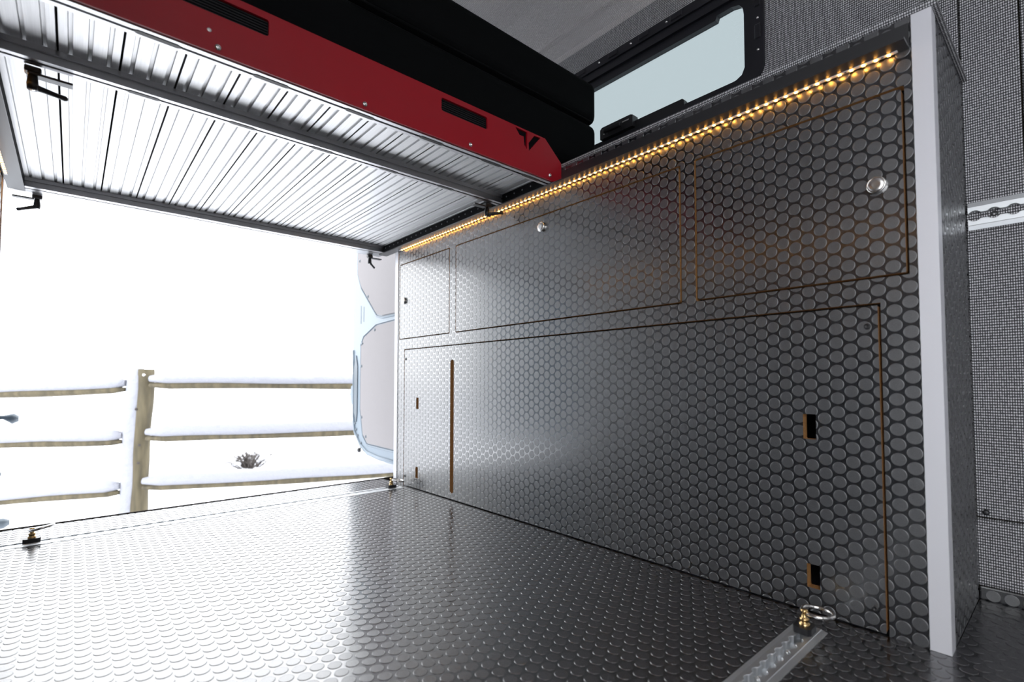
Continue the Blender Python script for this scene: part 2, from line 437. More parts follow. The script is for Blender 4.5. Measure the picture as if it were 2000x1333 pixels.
# headliner
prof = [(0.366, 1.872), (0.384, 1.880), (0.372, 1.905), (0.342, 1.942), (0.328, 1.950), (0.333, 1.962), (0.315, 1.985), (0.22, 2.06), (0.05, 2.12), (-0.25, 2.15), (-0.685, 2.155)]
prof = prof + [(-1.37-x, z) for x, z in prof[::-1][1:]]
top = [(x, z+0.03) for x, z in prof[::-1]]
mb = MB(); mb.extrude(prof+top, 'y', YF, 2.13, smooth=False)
ceil = mb.build('ceiling', 'woven_grey_lit'); setp(ceil, 'grey woven fabric headliner over the bed', 'ceiling', kind='structure')
mb = MB(); mb.extrude([(-1.80, 1.9), (-1.80, 2.25), (0.43, 2.25), (0.43, 1.9), (0.395, 1.9), (0.395, 2.2), (-1.77, 2.2), (-1.77, 1.9)], 'y', YF, 2.15)
o = mb.build('roof_shell', 'body_grey'); setp(o, 'outer roof shell above the headliner', 'roof', kind='structure')

# left wall with the sliding-door gap; unseen front wall added to limit the light
GAP = (-1.52, -0.27)
mb = MB(); mb.box((XWL-0.03, YF, -0.02), (XWL, GAP[0], 2.0)); mb.box((XWL-0.03, GAP[1], -0.02), (XWL, 2.15, 2.0)); mb.box((XWL-0.03, GAP[0], 1.75), (XWL, GAP[1], 2.0))
o = mb.build('wall_left', 'woven_grey'); setp(o, 'left side wall with a partly open sliding door gap', 'wall', kind='structure')
mb = MB(); mb.box((XWL-0.03, YF-0.03, -0.02), (XW+0.03, YF, 1.45)).box((XWL-0.03, YF-0.03, 1.75), (XW+0.03, YF, 2.2)).box((XWL-0.03, YF-0.03, 0.85), (XWL+0.6, YF, 1.75)).box((XW-0.6, YF-0.03, 0.85), (XW+0.03, YF, 1.75))
o = mb.build('wall_front', 'woven_grey'); setp(o, 'unseen front wall added to limit the light, with one opening', 'wall', kind='structure')
# rear pillars
for i, (x0, x1) in enumerate(((0.10, 0.40), (-1.77, -1.50))):
    o = MB().box((x0, 2.08, -0.03), (x1, 2.15, 2.2), 0.01, 2).build('trim_%d' % (i+1), 'door_blue'); setp(o, 'rear pillar beside the %s cabinet' % ('right' if i == 0 else 'left'), 'pillar', kind='structure')

# window
win = bpy.data.objects.new('window_1', None); place(win, (XW, 0.96, 1.40), None); WO[win.name] = Vector((XW, 0.96, 1.40))
setp(win, 'black framed tinted side window above the cabinet', 'window', kind='structure')
plate('window_frame', rrect(0.394, 1.53, 1.395, 1.774, 0.075, 8), [rrect(0.428, 1.496, 1.43, 1.742, 0.055, 8)], 'x', XW-0.016, XW, ['frame_black']*2, win)
plate('window_frame', rrect(0.424, 1.50, 1.425, 1.746, 0.058, 8), [rrect(0.444, 1.48, 1.440, 1.712, 0.05, 8)], 'x', XW-0.008, XW+0.02, ['frame_black']*2, win)
plate('window_frame', rrect(0.440, 1.484, 1.436, 1.716, 0.052, 8), [[(0.461+0.03, 1.447), (1.46, 1.447), (1.46, 1.680), (0.553, 1.680), (0.548, 1.694), (0.50, 1.6945), (0.476, 1.688), (0.464, 1.672), (0.461, 1.65), (0.461, 1.478), (0.470, 1.458)]], 'x', XW+0.004, XW+0.026, ['frame_black']*2, win)
MB().box((XW+0.020, 0.44, 1.42), (XW+0.024, 1.49, 1.72)).build('pane', 'tinted_glass', win)
for y in (0.72, 0.87, 1.02, 1.17, 1.32): MB().lathe([(0, 0.004), (0.003, 0.0035), (0.0042, 0.0)], (XW-0.016, y, 1.758), '-x', 10).build('screw', 'steel', win)
for z in (1.50, 1.60, 1.70): MB().lathe([(0, 0.004), (0.003, 0.0035), (0.0042, 0.0)], (XW-0.016, 0.411, z), '-x', 10).build('screw', 'steel', win)
for y in (0.66, 0.79, 0.93, 1.09, 1.24): MB().box((XW-0.0205, y, 1.750), (XW-0.016, y+0.045, 1.769), 0.002).build('frame_clip', 'frame_black', win)
for z in (1.535, 1.635): MB().box((XW-0.0205, 0.402, z), (XW-0.016, 0.420, z+0.045), 0.002).build('frame_clip', 'frame_black', win)
lat = MB().extrude([(0.858, 1.436), (0.858, 1.478), (0.868, 1.482), (1.000, 1.482), (1.009, 1.474), (1.009, 1.436)], 'x', XW-0.028, XW+0.006).build('window_latch', 'black_plastic', win)
MB().box((XW-0.045, 0.905, 1.450), (XW-0.028, 0.985, 1.466), 0.005, 2).build('lever', 'black_plastic', lat)
MB().box((XW-0.031, 0.872, 1.462), (XW-0.028, 0.902, 1.467)).build('latch_plate', 'steel', lat)
for y in (0.975, 0.990): MB().lathe([(0, 0.003), (0.0025, 0.002), (0.003, 0)], (XW-0.028, y, 1.452), '-x', 8).build('screw', 'steel', lat)
MB().extrude([(0.660, 1.432), (0.660, 1.454), (0.667, 1.460), (0.86, 1.460), (0.86, 1.432)], 'x', XW-0.012, XW+0.01).build('pull_handle', 'black_plastic', win)

# ------------------------------------------------------------------ right storage cabinet
TH = 0.022; G = 0.0050
DOORS = [('near', 0.002, 0.4300, 0.6955, 1.0580), ('mid', 0.4735, 1.4955, 0.6945, 1.0560), ('far', 1.5430, 1.968, 0.6945, 1.0560)]
COVER = (0.0490, 1.9180, 0.0, 0.6420)
cab = thing('storage_cabinet', (0.18, 0.98, 0.0), 'long dark coin-rubber cabinet with three locker doors under the side window', 'cabinet')
Y0, Y1, ZT = -0.0145, 1.9830, 1.1900
hol = [(d[1]-G/2, d[2]+G/2, d[3]-G/2, d[4]+G/2) for d in DOORS]
cvh = (COVER[0]-G/2, COVER[1]+G/2, -0.01, COVER[3]+G/2)
outer = [(Y0, 0.0), (COVER[0]-G/2, 0.0), (COVER[0]-G/2, COVER[3]+G/2), (COVER[1]+G/2, COVER[3]+G/2), (COVER[1]+G/2, 0.0), (Y1, 0.0), (Y1, ZT), (Y0, ZT)]
face = plate('face_frame', outer, [rrect(*h, 0.006) for h in hol], 'x', 0.0, TH, ['rubber_sheet', 'raw_fibreboard'], cab)
studs(face, 'x', 0.0, [(Y0, Y1, 0.0, ZT)], hol+[cvh], wall_lattice(Y0, Y1, 0, ZT), 'rubber_stud')
def knob(parent, y, z):
    k = MB().lathe([(0.0165, 0.0), (0.0168, 0.006), (0.0160, 0.0085), (0.0142, 0.0095), (0.0136, 0.0085)], (-0.0006, y, z), '-x', 32).build('latch_ring', 'steel', parent)
    MB().lathe([(0.0134, 0.004), (0.0132, 0.0088), (0.0124, 0.0098), (0.006, 0.0094), (0, 0.0092)], (-0.0006, y, z), '-x', 32).build('push_button', 'satin_steel', parent)
KN = {'near': (0.0468, 0.8775), 'mid': (0.9872, 1.0153), 'far': (1.9245, 0.8775)}
for nm, a0, a1, b0, b1 in DOORS:
    off = -0.0006 if nm == 'mid' else 0.0
    d = plate('locker_door', rrect(a0+G/2, a1-G/2, b0+G/2, b1-G/2, 0.005), [], 'x', off, TH+off, ['rubber_sheet', 'raw_fibreboard'], cab)
    ky, kz = KN[nm]; rr = (a0+G/2, a1-G/2, b0+G/2, b1-G/2)
    studs(d, 'x', off, [rr], [(ky-0.0155, ky+0.0155, kz-0.0155, kz+0.0155)], wall_lattice(*rr), 'rubber_stud')
    knob(d, ky, kz)
# lower access cover with its slot and openings
SLOT = (1.5070, 1.5330, 0.0285, 0.5820)
SQ = [(1.7860, 1.8080, 0.3640, 0.4165), (1.7880, 1.8100, 0.0510, 0.1010), (0.1650, 0.1900, 0.3660, 0.4195), (0.1635, 0.1885, 0.0525, 0.1020)]
SCR = [(1.905, 0.5965), (1.905, 0.046), (0.0690, 0.5990), (0.0685, 0.0458)]
cr = (COVER[0]+G/2, COVER[1]-G/2, 0.004, COVER[3]-G/2)
cov = plate('access_panel', rrect(*cr, 0.004), [rrect(*SLOT, 0.0128, 8)]+[rrect(*q, 0.002) for q in SQ], 'x', 0.0, TH, ['rubber_sheet', 'raw_fibreboard'], cab)
studs(cov, 'x', 0.0, [cr], [SLOT]+SQ, wall_lattice(*cr), 'rubber_stud')
for y, z in SCR:
    MB().lathe([(0, 0.0012), (0.0018, 0.0008), (0.0022, 0.0022), (0.0048, 0.0026), (0.0062, 0.0012), (0.0064, 0)], (0.0, y, z), '-x', 16).build('screw', 'black_plastic', cab)
# carcass
MB().box((TH+0.004, Y0, 0.0), (0.046, Y0+0.02, 1.17)).box((TH+0.004, Y1-0.02, 0.0), (0.05, Y1, 1.17)).box((TH+0.004, 0.40, 0.66), (0.05, 0.50, 1.17)).box((TH+0.004, 1.49, 0.66), (0.05, 1.55, 1.17)) \
    .box((TH+0.004, Y0, 0.63), (0.06, Y1, 0.71)).box((TH+0.004, Y0, 1.04), (0.06, Y1, 1.17)).box((TH+0.004, 1.93, 0.0), (0.06, Y1, 0.7)).box((TH+0.004, Y0, 0.0), (0.06, 0.035, 0.7)).build('carcass', 'dark_board', cab)
endp = plate('end_panel', [(0.0345, 0.0), (XW-0.006, 0.0), (XW-0.006, ZT), (0.0345, ZT)], [], 'y', -0.0425, -0.0245, ['rubber_sheet', 'rubber_sheet'], cab)
lat2 = []
for k in range(0, 16):
    for n in range(-1, 43):
        lat2.append((0.012+k*0.866*P, (0.25+n+(0.5 if k % 2 else 0))*P))
studs(endp, 'y', -0.0425, [(0.036, XW-0.007, 0.0, ZT)], [], lat2, 'rubber_stud', single=0)
plate('end_panel', [(0.0, 0.0), (XW-0.006, 0.0), (XW-0.006, ZT), (0.0, ZT)], [], 'y', 1.984, 2.005, ['rubber_sheet', 'rubber_sheet'], cab)
def angle_trim(ya, yb, side):
    mb = MB()
    if side < 0: poly = [(-0.003, ya), (-0.003, yb), (0.0005, yb), (0.0005, ya+0.003), (0.035, ya+0.003), (0.035, ya)]
    else: poly = [(-0.003, ya), (-0.003, yb), (0.035, yb), (0.035, yb-0.003), (0.0005, yb-0.003), (0.0005, ya)]
    mb.extrude(poly, 'z', 0.001, ZT); return mb.build('corner_trim', 'silver_trim', cab)
angle_trim(-0.0445, -0.0140, -1); angle_trim(1.983, 2.0125, 1)
MB().box((-0.0055, -0.053, ZT), (XW-0.004, 2.02, ZT+0.013), 0.004, 2).build('fabric_top', 'woven_grey', cab)

# ------------------------------------------------------------------ left storage cabinet (its face shows at the frame's edge)
lc = thing('storage_cabinet', (-1.55, 0.98, 0.0), 'opposite coin-rubber cabinet just showing at the left edge of the picture', 'cabinet')
f2 = plate('face_frame', [(Y0, 0), (Y1, 0), (Y1, ZT), (Y0, ZT)], [], 'x', XL, XL-TH, ['rubber_sheet', 'raw_fibreboard'], lc)
studs(f2, '+x', XL, [(Y0, Y1, 0.0, ZT)], [], wall_lattice(Y0, Y1, 0, ZT), 'rubber_stud', single=0, nseg=12, cut=False)
mb = MB(); mb.extrude([(XL+0.003, 1.983), (XL+0.003, 2.0125), (XL-0.035, 2.0125), (XL-0.035, 2.0095), (XL-0.0005, 2.0095), (XL-0.0005, 1.983)], 'z', 0.001, ZT); mb.build('corner_trim', 'silver_trim', lc)
MB().box((XWL+0.002, Y0-0.02, 0.0), (XL-TH-0.001, Y0, ZT)).box((XWL+0.002, 1.984, 0.0), (XL-0.036, 2.004, ZT)).build('end_panel', 'rubber_sheet', lc)
MB().box((XWL+0.002, -0.053, ZT), (XL+0.0055, 2.02, ZT+0.013), 0.004, 2).build('fabric_top', 'woven_grey', lc)

# ------------------------------------------------------------------ bed bearer angles and LED strips
def bearer(x, sgn, label):
    # x cabinet face, sgn -1 flange points to -x
    mb = MB()
    pts = [(x, 1.126), (x+sgn*0.046, 1.126), (x+sgn*0.046, 1.130), (x+sgn*0.0062, 1.130), (x+sgn*0.0062, 1.1755), (x+sgn*0.0032, 1.1755), (x+sgn*0.0032, 1.126)]
    mb.extrude(pts[1:], 'y', -0.0105, 2.105)
    o = mb.build('bearer_angle', 'black_anodised', origin=(x+sgn*0.02, 1.0, 1.126)); return setp(o, label, 'angle bar')
bearer(0.0, -1, 'black angle bar above the warm lights on the right cabinet')
bearer(XL, 1, 'black angle bar along the left cabinet at the frame edge')
def led_strip(x, label):
    t = thing('led_strip', (x, 0.98, 1.1245), label, 'light strip')
    MB().box((x-0.0042, 0.006, 1.1249), (x+0.0042, 1.958, 1.1259)).build('tape', 'tape_white', t)
    n = 93; proto = None
    for i in range(n):
        y = 0.0199+i*0.0208
        if proto is None:
            proto = MB().box((x-0.0028, y-0.0028, 1.1232), (x+0.0028, y+0.0028, 1.1249), 0.0006).build('diode', 'led_warm', t)
        else: copy_part(proto, 'diode', (x, y, (1.1232+1.1249)/2), t)
    rp = None
    for i in range(31):
        y = 0.0199+0.0104+i*0.0624
        if rp is None: rp = MB().box((x-0.0012, y-0.0018, 1.1243), (x+0.0012, y+0.0018, 1.1249)).build('resistor', 'black_plastic', t)
        else: copy_part(rp, 'resistor', (x, y, 1.1246), t)
led_strip(-0.0105, 'warm glowing LED strip under the right angle bar')
led_strip(XL+0.0105, 'warm glowing LED strip at the left edge of the picture')

# ------------------------------------------------------------------ raised bed platform
bed = thing('bed_platform', (-0.685, 1.5, 1.13), 'raised bed platform of ribbed metal slats with a red front panel', 'bed')
def tslot(y0, y1, z0, z1, d=0.009, sw=0.008):
    """closed outline (y,z) of a T-slot extrusion with one slot in each long face"""
    ym, zm = (y0+y1)/2, (z0+z1)/2; h = sw/2; k = 0.002; wd = 0.008
    return [(y0, z0), (ym-h, z0), (ym-h, z0+k), (ym-wd, z0+k), (ym-wd, z0+d), (ym+wd, z0+d), (ym+wd, z0+k), (ym+h, z0+k), (ym+h, z0), (y1, z0), (y1, z1), (y0, z1),
            (y0, zm+h), (y0+k, zm+h), (y0+k, zm+wd*0.6), (y0+d*0.6, zm+wd*0.6), (y0+d*0.6, zm-wd*0.6), (y0+k, zm-wd*0.6), (y0+k, zm-h), (y0, zm-h)]
ZB, ZS = 1.1302, 1.1612
XR0, XR1 = -1.3630, -0.0070
RAILS = {}
for nm, y0, y1 in (('front', 0.8985, 0.9290), ('mid', 1.1440, 1.1745), ('rear', 2.0560, 2.1080)):
    RAILS[nm] = MB().extrude(tslot(y0, y1, ZB, ZS), 'x', XR0, XR1).build('cross_rail', 'aluminium', bed)
MB().extrude([(2.109, ZB+0.001), (2.160, ZB+0.001), (2.163, ZB+0.004), (2.163, ZS+0.07), (2.159, ZS+0.07), (2.159, ZB+0.006), (2.109, ZB+0.006)], 'x', XR0+0.01, XR1-0.01).build('rear_panel', 'aluminium', bed)
# slot inserts
def insert(parent, x, yc, l):
    MB().extrude([(x-l/2, yc), (x-l/2+0.008, yc-0.0055), (x+l/2-0.008, yc-0.0055), (x+l/2, yc), (x+l/2-0.008, yc+0.0055), (x-l/2+0.008, yc+0.0055)], 'z', ZB-0.0012, ZB+0.003).build('slot_insert', 'slot_insert_black', parent)
for x in (-1.285, -1.0855, -0.8865, -0.6875, -0.487, -0.282, -0.1236): insert(RAILS['front'], x, 0.91375, 0.078)
for x in (-1.0860, -0.8855, -0.6850, -0.4850, -0.2790): insert(RAILS['mid'], x, 1.15925, 0.066)
# slats: ribbed aluminium planks
pitch = 0.0995; xs0 = -1.3290; gapw = 0.0042
def slat_profile():
    w = pitch-gapw; dp = 0.0060; b = 0.0014; pts = [(0, ZS+0.0165), (0, ZS)]
    for a, c in ((0.0135, 0.0215), (0.0440, 0.0520), (0.0745, 0.0825)):
        pts += [(a, ZS), (a+b, ZS+dp), (c-b*0.5, ZS+dp), (c, ZS)]
    return pts+[(w, ZS), (w, ZS+0.0165)]
proto = None
for i in range(13):
    x = xs0+i*pitch+gapw/2
    if proto is None:
        proto = MB().extrude([(x+a, z) for a, z in slat_profile()], 'y', 0.900, 2.100).build('slat', 'slat_metal', bed); ox = WO[proto.name].copy()
    else: copy_part(proto, 'slat', ox+Vector((i*pitch, 0, 0)), bed)
MB().box((XL+0.014, 0.9005, ZS+0.017), (-0.014, 2.10, ZS+0.070)).build('deck_board', 'mattress_black', bed)
# perforated side channels
for xs, sg in ((-0.0455, 1), (-1.3245, -1)):
    ch = MB().box((xs, 0.930, ZB), (xs+sg*0.012, 2.055, ZS-0.0004)).build('side_channel', 'mesh_black', bed)
    if sg > 0:
        rv = None
        for i in range(27):
            y = 0.955+i*0.0415
            if rv is None: rv = MB().lathe([(0, 0.0014), (0.0020, 0.0011), (0.0030, 0)], (xs, y, 1.1475), '-x', 10).build('rivet', 'stud_grey', ch); rz = WO[rv.name].copy()
            else: copy_part(rv, 'rivet', rz+Vector((0, i*0.0415, 0)), ch)
# red front panel
xr = -0.0068; xl = XL+0.0068; zb, zt = 1.1325, 1.2605
def mir(p): return [(-1.37-x, z) for x, z in p][::-1]
outer = [(xl, zb), (xr, zb), (xr, 1.2010), (-0.0815, zt), (-1.37+0.0815, zt), (xl, 1.2010)]
v1 = rrect(-0.4708, -0.3150, 1.2098, 1.2455, 0.006)
logo = [[(-0.2075, 1.2553), (-0.1588, 1.2546), (-0.1605, 1.2015), (-0.1708, 1.2116), (-0.1739, 1.2369), (-0.1907, 1.2361)], [(-0.1284, 1.2540), (-0.1016, 1.2560), (-0.1515, 1.1990), (-0.1531, 1.2233)]]
red = plate('front_panel', outer, [v1, rrect(-1.0550, -0.8992, 1.2098, 1.2455, 0.006)]+logo, 'y', 0.8915, 0.8980, ['red_powdercoat']*2, bed)
def vent(x0, x1):
    v = MB().box((x0-0.006, 0.8985, 1.205), (x1+0.006, 0.9000, 1.250)).build('vent_mesh', 'mesh_black', red)
    for k in range(6): MB().box((x0-0.004, 0.8965, 1.2125+k*0.0058), (x1+0.004, 0.8986, 1.2150+k*0.0058), 0.0008).build('vent_rib', 'black_plastic', v)
vent(-0.4708, -0.3150); vent(-1.0550, -0.8992)
MB().box((-0.215, 0.8984, 1.195), (-0.095, 0.8996, 1.2585)).build('emblem_backing', 'mesh_black', red)
def button_screw(x, z):
    s = MB().lathe([(0.0066, 0.0), (0.0064, 0.0015), (0.0052, 0.0036), (0.0030, 0.0046), (0.0026, 0.0046), (0.0024, 0.0026), (0, 0.0026)], (x, 0.8915, z), '-y', 18).build('screw', 'steel', red)
for x, z in ((-0.0612, 1.1475), (-0.3756, 1.1465), (-0.6859, 1.1456), (-0.9913, 1.1450), (-1.3088, 1.1475)): button_screw(x, z)
MB().lathe([(0.0042, 0.0), (0.0040, 0.0006), (0.0022, 0.0008), (0, 0.0004)], (-1.0068, 0.8915, 1.1739), '-y', 14).build('rivet', 'satin_steel', red)
# clamp levers
def clamp(x, y, sgn, tip, low=1.094):
    c = MB().box((x-0.013, y-0.011, ZB-0.012), (x+0.013, y+0.011, ZB), 0.002).build('clamp', 'black_plastic', bed)
    MB().box((x-0.008, y-0.010, ZB-0.0165), (x+sgn*0.062, y+0.012, ZB-0.0115), 0.0015).build('clamp_plate', 'black_anodised', c)
    lv = MB().lathe([(0, 0.0), (0.0085, 0.0), (0.0095, 0.012), (0.0075, 0.030), (0.006, 0.0325), (0, 0.0325)], (x, y, ZB-0.045), 'z', 16)
    a = Vector((x, y, ZB-0.038)); b = Vector(tip); d = b-a
    lv.tube([a, a+d*0.25, a+d*0.75, a+d*0.92, b], [0.0075, 0.0058, 0.0048, 0.0058, 0.0036], 10)
    lv.build('lever', 'black_plastic', c)
    MB().lathe([(0, 0.0015), (0.0035, 0.001), (0.0042, 0)], (x, y, ZB-0.045), '-z', 10).build('screw', 'steel', c)
clamp(-1.2665, 1.188, 1, (-1.2128, 1.206, 1.092))
clamp(-0.0820, 1.186, -1, (-0.0270, 1.160, 1.103))
clamp(-1.2965, 2.150, -1, (-1.3465, 2.150, 1.071))
clamp(-0.0735, 2.150, 1, (-0.0440, 2.155, 1.068))

# mattress
mt = thing('mattress', (-0.585, 1.5, 1.235), 'thick black two-layer mattress lying on the raised bed', 'mattress')
def cushion(z0, z1, name):
    MB().box((XWL+0.25, 0.9075, z0), (0.2030, 1.86, z1), 0.030, 5).build(name, 'mattress_black', mt)
cushion(ZS+0.0705, 1.405, 'lower_cushion'); cushion(1.408, 1.560, 'upper_cushion')
MB().tube([(XWL+0.26, 0.9075, 1.4065), (0.170, 0.9075, 1.4065)], 0.0035, 8).build('piping', 'mattress_black', mt)

# ------------------------------------------------------------------ floor tracks and tie-downs
def cargo_track(axis, a0, a1, c0, c1, z, label, hp=0.0318, ph=0.0, normal='z', screw_every=4, flip=1):
    """flanged L-track; axis 'x': runs along x, c = y range, on floor. axis 'y': runs along y, c = z range, on wall facing -x"""
    cm = (c0+c1)/2; r = 0.0118; hs = 0.0066; hw = (c1-c0)/2
    def W(a, c, h): return (a, c, z+h) if axis == 'x' else (z-h, a, c)
    t = thing('cargo_track', W((a0+a1)/2, cm, -0.010), label, 'track')
    def strip(sections, nm):          # sections: list of rows, each row list of points along a
        bm = bmesh.new(); G = [[bm.verts.new(W(*p)) for p in row] for row in sections]
        for A, B in zip(G, G[1:]):
            for i in range(len(A)-1): bm.faces.new((A[i], A[i+1], B[i+1], B[i]))
        mb = MB(); mb.bm.free(); mb.bm = bm; return mb.build(nm, 'track_metal', t)
    n = max(2, int((a1-a0)/hp*26)); A = [a0+(a1-a0)*i/n for i in range(n+1)]
    def inner(a):
        q = ((a-ph)/hp) % 1.0; d = min(q, 1-q)*hp
        return math.sqrt(max(r*r-d*d, 0)) if d < math.sqrt(r*r-hs*hs) else hs
    for s in (-1, 1):
        rows = [[(a, cm+s*hw, 0.0005) for a in A], [(a, cm+s*hw, 0.0012) for a in A], [(a, cm+s*(hw-0.010), 0.0038) for a in A], [(a, cm+s*(hw-0.0108), 0.0046) for a in A],
                [(a, cm+s*(inner(a)+0.0009), 0.0046) for a in A], [(a, cm+s*inner(a), 0.0038) for a in A], [(a, cm+s*inner(a), -0.010) for a in A]]
        strip(rows, 'lip')
    strip([[(a0, cm-hw*0.9, -0.010), (a1, cm-hw*0.9, -0.010)], [(a0, cm+hw*0.9, -0.010), (a1, cm+hw*0.9, -0.010)]], 'channel')
    for ae in (a0, a1):
        strip([[(ae, cm-hw, 0.0), (ae, cm-hw+0.01, 0.0038), (ae, cm-0.012, 0.0046)], [(ae, cm-hw, -0.010), (ae, cm-hw+0.01, -0.010), (ae, cm-0.012, -0.010)]], 'end_face')
        strip([[(ae, cm+hw, 0.0), (ae, cm+hw-0.01, 0.0038), (ae, cm+0.012, 0.0046)], [(ae, cm+hw, -0.010), (ae, cm+hw-0.01, -0.010), (ae, cm+0.012, -0.010)]], 'end_face')
    k = math.ceil((a0-ph)/hp); i = 0
    while ph+k*hp < a1-0.01:
        if k % screw_every == 0 and ph+k*hp > a0+0.01:
            c = W(ph+k*hp, cm, -0.010)
            MB().lathe([(0.0078, 0), (0.0074, 0.0035), (0.0050, 0.0050), (0.0034, 0.0050), (0.0030, 0.0022), (0, 0.0022)], c, 'z' if axis == 'x' else '-x', 16).build('screw', 'steel' if axis == 'x' else 'black_plastic', t)
        k += 1
    return t
cargo_track('x', TRK_F[0], TRK_F[1], TRK_F[2], TRK_F[3], 0.0, 'aluminium cargo track in the floor at the bottom right', ph=-0.1865+0.0)
cargo_track('x', TRK_R[0], TRK_R[1], TRK_R[2], TRK_R[3], 0.0, 'aluminium cargo track across the floor near the rear edge', ph=-0.1865)
cargo_track('y', YF+0.1, -0.047, 0.8375, 0.9010, XW-0.010, 'aluminium cargo track on the fabric wall at the right edge', ph=-0.0904)

def tie_down(x, y, ang, label, tilt=8):
    t = thing('tie_down_ring', (x, y, 0.0), label, 'tie-down', 'tie-down rings in the floor tracks')
    MB().extrude([(x-0.020, y-0.012), (x-0.013, y-0.0165), (x+0.013, y-0.0165), (x+0.020, y-0.012), (x+0.020, y+0.012), (x+0.013, y+0.0165), (x-0.013, y+0.0165), (x-0.020, y+0.012)], 'z', 0.0047, 0.017).build('base', 'black_plastic', t)
    b = MB().lathe([(0.0095, 0), (0.0095, 0.004), (0.0072, 0.0045), (0.0072, 0.0090), (0.0082, 0.0095), (0.0082, 0.013), (0.0050, 0.0135), (0.0050, 0.024), (0.0062, 0.0245), (0.0062, 0.029), (0, 0.030)], (x, y, 0.017), 'z', 14)
    b.build('bolt', 'brass_bolt', t)
    R = 0.0270; M = Matrix.Translation((x, y, 0.0395)) @ Matrix.Rotation(ang, 4, 'Z') @ Matrix.Rotation(math.radians(tilt), 4, 'Y')
    MB().torus((R+0.003, 0, 0), R, 0.0038, M=M).build('ring', 'steel', t)
tie_down(-0.108, 0.1590, math.radians(-30), 'steel tie-down ring on a black base in the track at the bottom right', 3)
tie_down(-1.2690, 1.8950, math.radians(-40), 'thin tie-down ring standing in the rear track at the left', -14)
tie_down(-0.0760, 1.8950, math.radians(-20), 'small tie-down ring in the rear track at the foot of the cabinet', 10)

# ------------------------------------------------------------------ open rear doors
HX = 0.36
rd = thing('rear_door', (HX+0.03, 2.75, -0.03), 'open pale blue rear door with grey fabric liners beside the cabinet', 'door')
edge = [(2.16, -0.02), (2.55, -0.04), (2.90, -0.036), (3.08, -0.018), (3.20, 0.03), (3.285, 0.11), (3.31, 0.22), (3.315, 0.55), (3.325, 0.70), (3.32, 2.10), (2.16, 2.10)]
plate('door_shell', edge, [], 'x', HX, HX+0.06, ['door_blue']*2, rd)
def ring_strip(name, poly, t, h):   # raised lip along a polygon
    MB().tube([(HX-0.002, a, b) for a, b in poly], t, 8).build(name, 'door_blue', rd)
low = [(2.30, 0.875), (2.70, 0.878), (2.93, 0.868), (3.12, 0.800), (3.165, 0.740), (3.165, 0.30), (3.12, 0.12), (3.05, 0.066), (2.70, 0.060), (2.30, 0.060)]
plate('fabric_liner', low, [], 'x', HX-0.012, HX+0.002, ['door_liner', 'door_liner'], rd)
upp = [(2.30, 0.930), (2.86, 0.932), (2.93, 0.950), (3.17, 1.165), (3.235, 1.27), (3.24, 1.75), (2.30, 1.75)]
plate('fabric_liner', upp, [], 'x', HX-0.012, HX+0.002, ['door_liner', 'door_liner'], rd)
ring_strip('pressed_lip', [(a+0.02 if a > 2.9 else a, b+(0.014 if b > 0.5 else -0.014)) for a, b in low], 0.006, 0)
ring_strip('pressed_lip', [(a+0.015 if a > 2.9 else a, b-(0.014 if b < 1.2 else 0)) for a, b in upp[:-1]], 0.006, 0)
ring_strip('pressed_lip', [(a-0.012, b+0.02) for a, b in edge[1:9]], 0.009, 0)
for y, z in ((2.95, 0.843), (3.14, 0.760), (3.15, 0.60), (3.14, 0.24), (3.07, 0.11), (3.20, 1.36), (3.06, 1.085)):
    MB().lathe([(0, 0.006), (0.008, 0.005), (0.011, 0.0)], (HX-0.012, y, z), '-x', 12).build('trim_clip', 'door_hardware', rd)
for y, h in ((3.195, 0.13), (3.150, 0.11)): MB().extrude(rrect(y-0.006, y+0.006, 0.97-h/2, 0.97+h/2, 0.0055), 'x', HX-0.0012, HX+0.01).build('vent_slit', 'door_hardware', rd)
# latch recess and latch at the free edge
MB().extrude([(3.235, 0.60), (3.26, 0.68), (3.29, 0.60), (3.30, 0.42), (3.285, 0.26), (3.25, 0.20), (3.235, 0.26)], 'x', HX-0.006, HX+0.012).build('latch_recess', 'door_hardware', rd)
lt = MB().extrude([(3.315, 0.47), (3.36, 0.455), (3.375, 0.40), (3.36, 0.33), (3.315, 0.31)], 'x', HX+0.004, HX+0.05).build('latch', 'door_blue', rd)
MB().lathe([(0.016, 0), (0.014, 0.018), (0, 0.02)], (HX+0.02, 3.372, 0.395), 'y', 12).build('latch_bolt', 'black_plastic', lt)
for y, z in ((3.25, 0.145), (3.225, 0.105), (3.27, 0.19), (3.12, 0.012), (3.17, 0.055)): MB().lathe([(0, 0.008), (0.009, 0.006), (0.012, 0)], (HX, y, z), '-x', 10).build('screw', 'door_hardware', rd)
MB().lathe([(0, 0.02), (0.016, 0.016), (0.018, 0)], (HX, 3.185, 0.005), '-x', 12).build('rubber_stop', 'black_plastic', rd)
